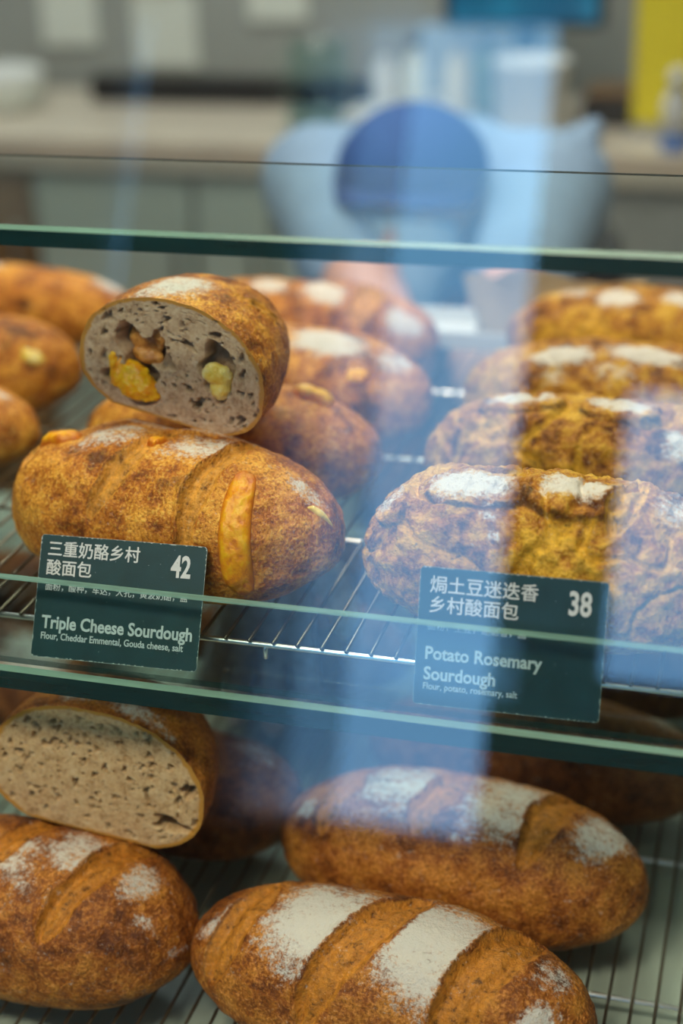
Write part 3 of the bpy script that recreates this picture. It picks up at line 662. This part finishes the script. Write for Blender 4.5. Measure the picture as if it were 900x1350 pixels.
# tray and paper at the back of the middle shelf
tr = thing('serving_tray', 'white oblong tray at the back between the two columns of loaves', 'tray', (-.235, 1.305, CZ - .4344))
bm = bmesh.new(); abox(bm, -.115, .115, -.030, .034, 0, .003); 
for a in ((-.115, .115, -.034, -.030), (-.115, .115, .034, .038), (-.119, -.115, -.034, .038), (.115, .119, -.034, .038)): abox(bm, *a, 0, .016, .001)
link('tray_body', bm_to('tray_body', bm), M['white'], tr, False)
kp = thing('kraft_wrap', 'beige kraft paper wrap standing on the white tray', 'paper', (-.19, 1.307, CZ - .4304))
def wrap(me_n, wv, hv, dv):
    V = []; F_ = []; n = 14
    for k in range(6):
        z = hv * k / 5
        for i in range(2 * n):
            a = 2 * PI * i / (2 * n); r = 1 + .08 * math.sin(5 * a + k); V.append((wv * math.cos(a) * r * (1 + .12 * k / 5), dv * math.sin(a) * r * (1 - .15 * k / 5), z + (.006 * math.sin(4 * a) if k == 5 else 0)))
    for k in range(5):
        for i in range(2 * n): F_.append((k * 2 * n + i, k * 2 * n + (i + 1) % (2 * n), (k + 1) * 2 * n + (i + 1) % (2 * n), (k + 1) * 2 * n + i))
    F_.append(tuple(range(2 * n - 1, -1, -1))); return from_np(me_n, V, F_)
link('paper_sleeve', wrap('paper_sleeve', .070, .052, .020), M['kraft'], kp)

# ------------------------------------------------------------------ price cards
def text_mesh(txt, size, bold=0.0, xs=1.0, align='LEFT'):
    c = bpy.data.curves.new('t', 'FONT'); c.body = txt; c.size = size; c.offset = bold; c.extrude = 0.00006; c.align_x = align; c.resolution_u = 3
    o = bpy.data.objects.new('t', c); COL.objects.link(o)
    dg = bpy.context.evaluated_depsgraph_get(); me = bpy.data.meshes.new_from_object(o.evaluated_get(dg))
    bpy.data.objects.remove(o); bpy.data.curves.remove(c)
    for v in me.vertices: v.co.x *= xs
    me.materials.clear()
    return me
def text_bold(txt, size, bold, xs):
    if ord(txt[0]) < 256: return text_mesh(txt, size, bold, xs)
    bm = bmesh.new(); base = text_mesh(txt, size, 0.0, xs)
    for i, (dx, dy) in enumerate(((-bold, 0), (bold, 0), (0, -bold), (0, bold))):
        n0 = len(bm.verts); bm.from_mesh(base); bm.verts.ensure_lookup_table()
        for v in bm.verts[n0:]: v.co += Vector((dx, dy, i * .00002))
    bpy.data.meshes.remove(base); return bm_to('lettering', bm)
def price_card(label, loc, rz, lean, roll, w_, h_, lines):
    t = thing('price_card', label, 'price card', (loc[0], loc[1], CZ + loc[2]), group='price cards')
    X = Vector((math.cos(rz), math.sin(rz), 0)); Y = Vector((-math.sin(rz), math.cos(rz), 0)); U = Y * math.sin(lean) + Vector((0, 0, 1)) * math.cos(lean)
    X2 = X * math.cos(roll) + U * math.sin(roll); U2 = -X * math.sin(roll) + U * math.cos(roll); Nn = X2.cross(U2)
    t.rotation_mode = 'QUATERNION'; t.rotation_quaternion = Matrix(((X2.x, U2.x, Nn.x), (X2.y, U2.y, Nn.y), (X2.z, U2.z, Nn.z))).to_quaternion()
    r = .0022; pts = []
    for (cx, cy, a0) in ((w_ - r, r, -90), (w_ - r, h_ - r, 0), (r, h_ - r, 90), (r, r, 180)):
        for k in range(6):
            a = math.radians(a0 + 18 * k); pts.append((cx + r * math.cos(a), cy + r * math.sin(a)))
    n = len(pts); V = [(x, y, 0) for x, y in pts] + [(x, y, -.0008) for x, y in pts]
    F_ = [tuple(range(n)), tuple(range(2 * n - 1, n - 1, -1))] + [(i, i + n, (i + 1) % n + n, (i + 1) % n) for i in range(n)]
    o = link('board', from_np('board', V, F_), M['card'], t, False)
    # chipped pale rim
    rs = random.Random(int(w_ * 1e5)); V = []; F_ = []
    for i in range(n):
        a = Vector((*pts[i], 0)); b = Vector((*pts[(i + 1) % n], 0)); d = b - a
        if d.length < 1e-6: continue
        nn = Vector((-d.y, d.x, 0)).normalized(); m_ = max(1, int(d.length / .0011))
        for k in range(m_):
            if rs.random() < .55: wd = rs.choice((.00016, .0002, .00025, .0004, .0006)) 
            else: wd = .00013
            p, q = a + d * k / m_, a + d * (k + 1) / m_; s_ = len(V)
            V += [(p.x, p.y, .00005), (q.x, q.y, .00005), (q.x + nn.x * wd, q.y + nn.y * wd, .00005), (p.x + nn.x * wd, p.y + nn.y * wd, .00005)]; F_.append((s_, s_ + 1, s_ + 2, s_ + 3))
    o = link('worn_rim', from_np('worn_rim', V, F_), M['worn'], t, False)
    V = []; F_ = []
    for k in range(26):
        x, y, q = rs.uniform(.003, w_ - .003), rs.uniform(.003, h_ - .003), rs.uniform(.00008, .00022); s_ = len(V)
        V += [(x - q, y, .00004), (x, y - q, .00004), (x + q * 1.6, y, .00004), (x, y + q, .00004)]; F_.append((s_, s_ + 1, s_ + 2, s_ + 3))
    link('scuffs', from_np('scuffs', V, F_), M['worn'], t, False)
    for (txt, x, y, size, bold, xs) in lines:
        me = text_bold(txt, size, bold, xs); o = link('lettering', me, M['ink'], t, False); o.location = (x, y, .00012)
    return t
price_card('dark card priced 42 with the words Triple Cheese Sourdough', (-.4049, .7092, -.4462), .0323, .49, .0045, .1022, .0716, [
    ('三重奶酪乡村', .0045, .0600, .0098, .00012, .98), ('酸面包', .0045, .0490, .0098, .00012, .98), ('42', .0815, .0530, .0175, .00046, .68),
    ('面粉，酸种，车达，大孔，黄波奶酪，盐', .0050, .0395, .0050, .00003, .98),
    ('Triple Cheese Sourdough', .0050, .0172, .0104, .00026, .86), ('Flour, Cheddar Emmental, Gouda cheese, salt', .0050, .0108, .0056, .00009, .845)])
price_card('dark card priced 38 with the words Potato Rosemary Sourdough', (-.1757, .7092, -.4462), .055, .31, -.0155, .1008, .0760, [
    ('焗土豆迷迭香', .0055, .0630, .0100, .00012, .98), ('乡村酸面包', .0055, .0520, .0100, .00012, .98), ('38', .0800, .0570, .0180, .00046, .70),
    ('面粉，土豆，迷迭香，盐', .0055, .0420, .0050, .00003, .98),
    ('Potato Rosemary', .0050, .0255, .0100, .00026, .90), ('Sourdough', .0050, .0142, .0100, .00026, .90), ('Flour, potato, rosemary, salt', .0050, .0088, .0052, .00007, .86)])

# ------------------------------------------------------------------ the back counter
cb = thing('back_counter', 'long beige back counter with pale cabinet doors behind the bread case', 'counter', (0, 2.45, 0))
box('worktop', -2.6, 1.2, -.03, .50, .90, .95, M['counter'], cb, .004)
box('carcass', -2.6, 1.2, .02, .50, .0, .90, M['door_dark'], cb, 0)
xs = [-2.58, -2.0, -1.42, -1.28, -.98, -.84, -.70, -.40, -.10, .3, .75, 1.18]
ms = ['door_brown', 'door_brown', 'door_brown', 'door_pale', 'door_pale', 'door_pale', 'grey', 'grey', 'door_dark', 'door_dark', 'door_dark']
for i in range(len(xs) - 1):
    d = box('door', xs[i] + .006, xs[i + 1] - .006, -.005, .018, .10, .885, M[ms[i]], cb, .003)
    xc = xs[i + 1] - .03; rod('handle', (xc, -.022, .70), (xc, -.022, .80), .005, M['steel'], d)
    for z in (.71, .79): rod('handle_stem', (xc, -.022, z), (xc, -.004, z), .003, M['steel'], d)
CT = .95
# things on it
bx_ = thing('storage_tub', 'pale storage tub on the counter at the far left', 'tub', (-1.47, 2.70, CT)); bx_.scale = (.8, .8, .62)
lathe('tub', [(0, 0), (.10, 0), (.115, .02), (.12, .10), (.118, .105), (.112, .10), (.105, .02), (0, .015)], M['paper'], bx_); lathe('lid', [(.122, .095), (.124, .11), (.10, .122), (0, .124)], M['white'], bx_)
tr = thing('baking_tray', 'long dark baking tray standing behind on the counter', 'tray', (-1.03, 2.80, CT))
box('tray', -.28, .28, -.02, .02, 0, .050, M['black'], tr, .006)
jug = thing('glass_jug', 'clear water jug with a handle at the middle of the counter', 'jug', (-.785, 2.56, CT))
lathe('jug_body', [(0, .0), (.052, .0), (.055, .01), (.058, .09), (.048, .13), (.052, .15), (.050, .15), (.045, .13), (.054, .09), (.051, .012), (0, .008)], M['lip'], jug)
rodp = [(-.055, 0, .12), (-.085, 0, .11), (-.09, 0, .06), (-.058, 0, .04)]
for a, b in zip(rodp, rodp[1:]): rod('handle', a, b, .006, M['sheet'], jug)
lathe('water', [(0, .009), (.050, .012), (.053, .085), (0, .085)], glass_mat('water', (.75, .85, .9), 1.33), jug)
cl = thing('folded_cloth', 'stack of folded white cloths on the counter before the bottles', 'cloth', (-.63, 2.50, CT))
for k in range(4): box('cloth_fold', -.10 + .004 * k, .105 - .006 * k, -.05, .05, .013 * k, .013 * k + .012, M['white'], cl, .005, True)
for k, (x, y, hh, mt) in enumerate(((-.705, 2.70, .125, 'white'), (-.655, 2.72, .135, 'paper'), (-.575, 2.70, .14, 'cream'), (-.545, 2.78, .13, 'bottle_green'))):
    b = thing('sauce_bottle', ('white squeeze bottle, leftmost of the four by the wall', 'pale grey bottle second from the left by the wall', 'cream bottle third from the left by the wall', 'green bottle beside the white pot')[k], 'bottle', (x, y, CT), group='bottles on the back counter')
    lathe('bottle_body', [(0, 0), (.022, 0), (.024, .01), (.024, hh * .6), (.010, hh * .8), (.010, hh * .88), (0, hh * .88)], M[mt], b)
    lathe('cap', [(.011, hh * .86), (.012, hh), (0, hh + .002)], M['black' if k % 2 else 'grey'], b)
pot = thing('white_crock', 'white straight sided crock below the monitor', 'pot', (-.425, 2.42 + .14, CT))
lathe('crock', [(0, 0), (.050, 0), (.056, .01), (.060, .115), (.064, .120), (.060, .125), (.055, .115), (.050, .012), (0, .008)], M['white'], pot)
mo = thing('monitor', 'dark computer monitor with a blue screen above the crock', 'monitor', (-.455, 2.66, CT))
box('screen_housing', -.135, .135, -.012, .018, .158, .42, M['black'], mo, .006)
box('screen', -.122, .122, -.0145, -.0115, .170, .408, M['screen'], mo, .0005)
box('stand_neck', -.02, .02, .018, .04, .01, .30, M['black'], mo, .004)
box('stand_foot', -.07, .07, -.04, .08, .0, .012, M['black'], mo, .005)
eq = thing('coffee_scale', 'dark low scale and tray right of the white crock', 'scale', (-.285, 2.70, CT))
box('scale_body', -.07, .07, -.06, .06, 0, .05, M['black'], eq, .008); box('pan', -.065, .065, -.055, .055, .05, .058, M['door_brown'], eq, .003)
yr = thing('yellow_banner', 'tall yellow standing banner at the right edge of the picture', 'banner', (-.195, 2.60, CT))
box('banner_panel', -.070, .070, -.004, .004, .02, .62, M['yellow'], yr, .001)
box('banner_foot', -.07, .07, -.04, .04, 0, .02, M['steel'], yr, .006)
sb = thing('spray_bottle', 'white spray bottle with blue base in front of the yellow banner', 'bottle', (-.185, 2.48, CT))
lathe('bottle_body', [(0, .022), (.021, .022), (.022, .075), (.008, .10), (0, .10)], M['white'], sb); lathe('base_band', [(0, 0), (.021, 0), (.0225, .006), (.0225, .024), (0, .024)], M['blue'], sb)
bm = bmesh.new(); abox(bm, -.012, .012, -.03, .012, .10, .125, .004); abox(bm, -.004, .004, -.026, -.02, .075, .10, .001); link('spray_head', bm_to('spray_head', bm), M['white'], sb)
# papers pinned on the wall
for k, (x0, x1, z0, z1, m_, lb) in enumerate(((-1.50, -1.38, -.425, -.20, 'paper', 'white paper strip pinned on the wall at the far left'), (-1.30, -1.165, -.465, -.325, 'paper', 'longest white paper sheet on the wall, hanging lowest'), (-1.31, -1.20, -.320, -.20, 'cream', 'cream notice pinned above the longest white sheet'), (-1.055, -.935, -.375, -.20, 'paper', 'short white paper sheet right of the longest one'))):
    s_ = box('wall_notice', x0, x1, 2.992, 2.998, CZ + z0, CZ + z1, M[m_], None, .0005); tag(s_, lb, 'paper', 'papers on the back wall')

# ------------------------------------------------------------------ the clerk kneeling behind the case
def capsule(bm, a, b, ra, rb, n=6, sq=(1, 1, 1)):
    a, b = Vector(a), Vector(b)
    for k in range(n + 1):
        f_ = k / n; c = a.lerp(b, f_); r = ra + (rb - ra) * f_
        g = bmesh.ops.create_icosphere(bm, subdivisions=2, radius=r)
        for v in g['verts']: v.co = Vector((v.co.x * sq[0], v.co.y * sq[1], v.co.z * sq[2])) + c
    q = (b - a).to_track_quat('Z', 'Y')
    if (b - a).length > 1e-4:
        g = bmesh.ops.create_cone(bm, cap_ends=True, segments=16, radius1=ra, radius2=rb, depth=(b - a).length)
        for v in g['verts']: 
            p = q @ v.co; v.co = Vector((p.x * sq[0], p.y * sq[1], p.z * sq[2])) + (a + b) / 2
px, pyy = -.415, 1.76
person = thing('person', 'person in dark blue cap and light blue shirt bending behind the case, gloved hand inside', 'person', (px, 1.90, 0))
O = Vector((px, 1.90, 0))
def P_(x, y, z): return (px + x - O.x, y - O.y, z)
HC = (0, 1.700, 1.045)
sh_r, el_r, wr_r = (-.135, 1.775, 1.045), (.035, 1.470, .935), (.025, 1.110, .905)
sh_l, el_l, wr_l = (.150, 1.775, 1.045), (.135, 1.470, .935), (.205, 1.200, .925)
bm = bmesh.new()
capsule(bm, P_(*HC), P_(HC[0], HC[1] - .015, HC[2] - .045), .080, .062, 4, (.92, 1.08, 1.08))
capsule(bm, P_(0, 1.665, .985), P_(0, 1.655, .975), .045, .04, 1)
capsule(bm, P_(0, 1.606, 1.03), P_(0, 1.600, 1.000), .009, .015, 3)          # nose
for s_ in (-1, 1): capsule(bm, P_(s_ * .075, 1.715, 1.045), P_(s_ * .078, 1.72, 1.02), .016, .011, 2, (.5, 1, 1))   # ears
capsule(bm, P_(0, 1.73, 1.02), P_(0, 1.80, 1.03), .050, .058, 3)
capsule(bm, P_(0, 1.84, 1.01), P_(0, 2.06, .93), .115, .110, 5, (1.15, .9, .85)); capsule(bm, P_(0, 2.06, .93), P_(0, 2.15, .87), .115, .135, 3, (1.15, .85, .95))
capsule(bm, P_(*sh_r), P_(*sh_l), .055, .055, 4)
for sh, el, wr in ((sh_r, el_r, wr_r), (sh_l, el_l, wr_l)):
    capsule(bm, P_(*sh), P_(*el), .050, .040, 5); capsule(bm, P_(*el), P_(*wr), .042, .026, 5)
for s_ in (-1, 1):
    capsule(bm, P_(s_ * .10, 2.14, .84), P_(s_ * .11, 2.10, .46), .085, .056, 6); capsule(bm, P_(s_ * .11, 2.10, .46), P_(s_ * .12, 2.18, .08), .055, .034, 6); capsule(bm, P_(s_ * .12, 2.17, .05), P_(s_ * .12, 2.02, .03), .035, .028, 3)
def hand(bm, wr, tip_dir, side, curl, sc=1.0, spread=None):
    """palm with five separate jointed fingers"""
    d = Vector(tip_dir).normalized(); sd = Vector(side).normalized(); sd = (sd - d * sd.dot(d)).normalized(); nr = d.cross(sd)
    w0 = Vector(P_(*wr))
    for k in (-1.2, -.4, .4, 1.2): capsule(bm, w0 + sd * k * .016 * sc, w0 + d * .080 * sc + sd * k * .0215 * sc, .016 * sc, .0125 * sc, 4)
    for i, (k, ln) in enumerate(((-1.5, .064), (-.5, .078), (.5, .084), (1.5, .074))):
        p = w0 + d * .082 * sc + sd * k * .0185 * sc; dr = (d + sd * k * .16).normalized(); r = .0098 * sc
        for seg_, f_ in enumerate((.45, .30, .25)):
            dr = (dr + nr * curl * (.30 + .25 * seg_)).normalized(); q = p + dr * ln * f_ * sc
            capsule(bm, p, q, r, r * .92, 3); p = q; r *= .92
    p = w0 + d * .025 * sc + sd * .030 * sc; dr = (d * .8 + sd * .75 + nr * .35).normalized()
    for f_, r0 in ((.036, .013), (.030, .0115), (.024, .010)):
        q = p + dr * f_ * sc; capsule(bm, p, q, r0 * sc, r0 * .9 * sc, 3); p = q; dr = (dr + d * .45 + nr * .2).normalized()
hd = (.018, -.150, -.128)
hand(bm, wr_r, hd, (1, .1, 0), -.25)
hand(bm, wr_l, (.0, -.14, -.015), (-1, 0, 0), -.3)
o = link('body', bm_to('body', bm), M['skin'], person); fuse(o, .0040, 2)
o['label'] = 'body with a bowed head and bare forearms'
bm = bmesh.new(); hand(bm, wr_r, hd, (1, .1, 0), -.25, 1.0)
for v in bm.verts: v.co += Vector((0, 0, 0))
capsule(bm, P_(*wr_r), P_(wr_r[0] - .02, wr_r[1] + .05, wr_r[2] - .01), .030, .040, 3)
o = link('plastic_glove', bm_to('plastic_glove', bm), M['glove'], person); fuse(o, .0032, 1)
for v in o.data.vertices: v.co += Vector(v.normal) * (.0030 + .0012 * noise.noise(v.co * 90))
o['label'] = 'clear crinkled plastic glove'
bm = bmesh.new()
capsule(bm, P_(0, 1.83, 1.01), P_(0, 2.06, .935), .128, .122, 5, (1.15, .9, .88)); capsule(bm, P_(0, 2.06, .93), P_(0, 2.13, .89), .128, .146, 2, (1.15, .88, .95)); capsule(bm, P_(*sh_r), P_(*sh_l), .068, .068, 4)
capsule(bm, P_(-.055, 1.775, 1.065), P_(.055, 1.775, 1.065), .060, .060, 3); capsule(bm, P_(.13, 1.80, 1.05), P_(.19, 1.80, 1.11), .045, .014, 4)
for sh, el in ((sh_r, el_r), (sh_l, el_l)):
    m_ = tuple(sh[i] + (el[i] - sh[i]) * .50 for i in range(3)); capsule(bm, P_(*sh), P_(*m_), .070, .060, 5)
o = link('shirt', bm_to('shirt', bm), M['shirt'], person); fuse(o, .007, 3)
bm = bmesh.new()
for s_ in (-1, 1):
    capsule(bm, P_(s_ * .10, 2.14, .85), P_(s_ * .11, 2.10, .46), .100, .072, 6); capsule(bm, P_(s_ * .11, 2.10, .46), P_(s_ * .12, 2.18, .09), .072, .056, 5)
capsule(bm, P_(-.03, 2.13, .88), P_(.03, 2.13, .88), .140, .140, 1, (1.05, .85, .8))
o = link('trousers', bm_to('trousers', bm), M['trousers'], person); fuse(o, .008, 2)
for s_ in (-1, 1):
    bm = bmesh.new(); capsule(bm, P_(s_ * .12, 2.20, .055), P_(s_ * .12, 2.00, .042), .050, .038, 5, (1, 1, .9)); o = link('shoe', bm_to('shoe', bm), M['black'], person); fuse(o, .006, 1)
# apron: bib hanging from the chest of the bent body, dark strap down its middle
V = []; F_ = []; n = 24
for k in range(12):
    f_ = k / 11; z = 1.0 - .49 * f_; yb_ = 1.735 + .24 * min(1, f_ * 1.6)
    for i in range(n + 1):
        a = -1.15 + 2.3 * i / n; rx_ = .150 + .03 * f_; V.append(P_(rx_ * math.sin(a), yb_ + .10 - (.100 + .006 * math.sin(6 * a)) * math.cos(a), z))
for k in range(11):
    for i in range(n): F_.append((k * (n + 1) + i, k * (n + 1) + i + 1, (k + 1) * (n + 1) + i + 1, (k + 1) * (n + 1) + i))
ap = link('apron', from_np('apron', V, F_), M['apron'], person); md = ap.modifiers.new('s', 'SOLIDIFY'); md.thickness = .004
# cap: crown and brim
cp = Matrix.Translation(Vector(P_(0, 1.705, 1.072))) @ Matrix.Rotation(math.radians(4), 4, 'X')
V = []; F_ = []; n = 36; m_ = 14
for k in range(m_ + 1):
    a = PI / 2 * k / m_
    for i in range(n):
        b = 2 * PI * i / n; r = math.cos(a) * (1 + .012 * abs(math.sin(3 * b))); V.append(cp @ Vector((.086 * r * math.cos(b), .100 * r * math.sin(b), .078 * math.sin(a))))
for k in range(m_):
    for i in range(n): F_.append((k * n + i, k * n + (i + 1) % n, (k + 1) * n + (i + 1) % n, (k + 1) * n + i))
capo = link('cap', from_np('cap', V, F_), M['cap'], person); md = capo.modifiers.new('s', 'SOLIDIFY'); md.thickness = .003
V = []; F_ = []
for k in range(6):
    for i in range(17):
        b = math.radians(200 + 140 * i / 16); r = 1 + .25 * k / 5 * max(0, math.sin((b - math.radians(200)) / math.radians(140) * PI)) ** .5
        V.append(cp @ Vector((.086 * (1 + (r - 1) * .35) * math.cos(b), .100 * r * math.sin(b), .004 - .012 * (k / 5) * abs(math.cos(b)) * 2)))
for k in range(5):
    for i in range(16): F_.append((k * 17 + i, k * 17 + i + 1, (k + 1) * 17 + i + 1, (k + 1) * 17 + i))
brim = link('cap_brim', from_np('cap_brim', V, F_), M['cap'], capo); md = brim.modifiers.new('s', 'SOLIDIFY'); md.thickness = .003
# eyes and mouth as small features of the bowed face
for s_ in (-1, 1):
    bm = bmesh.new(); capsule(bm, P_(s_ * .030, 1.620, 1.042), P_(s_ * .031, 1.620, 1.042), .011, .011, 1, (1.2, .6, .6)); link('eye', bm_to('eye', bm), M['white'], person)
    bm = bmesh.new(); capsule(bm, P_(s_ * .018, 1.614, 1.058), P_(s_ * .042, 1.620, 1.060), .004, .003, 3); link('eyebrow', bm_to('eyebrow', bm), M['black'], person)
bm = bmesh.new(); capsule(bm, P_(0, 1.655, 1.005), P_(0, 1.645, .965), .068, .052, 4, (1, .95, .9)); o = link('face_mask', bm_to('face_mask', bm), M['mask'], person); fuse(o, .005, 2); o['label'] = 'light blue face mask'
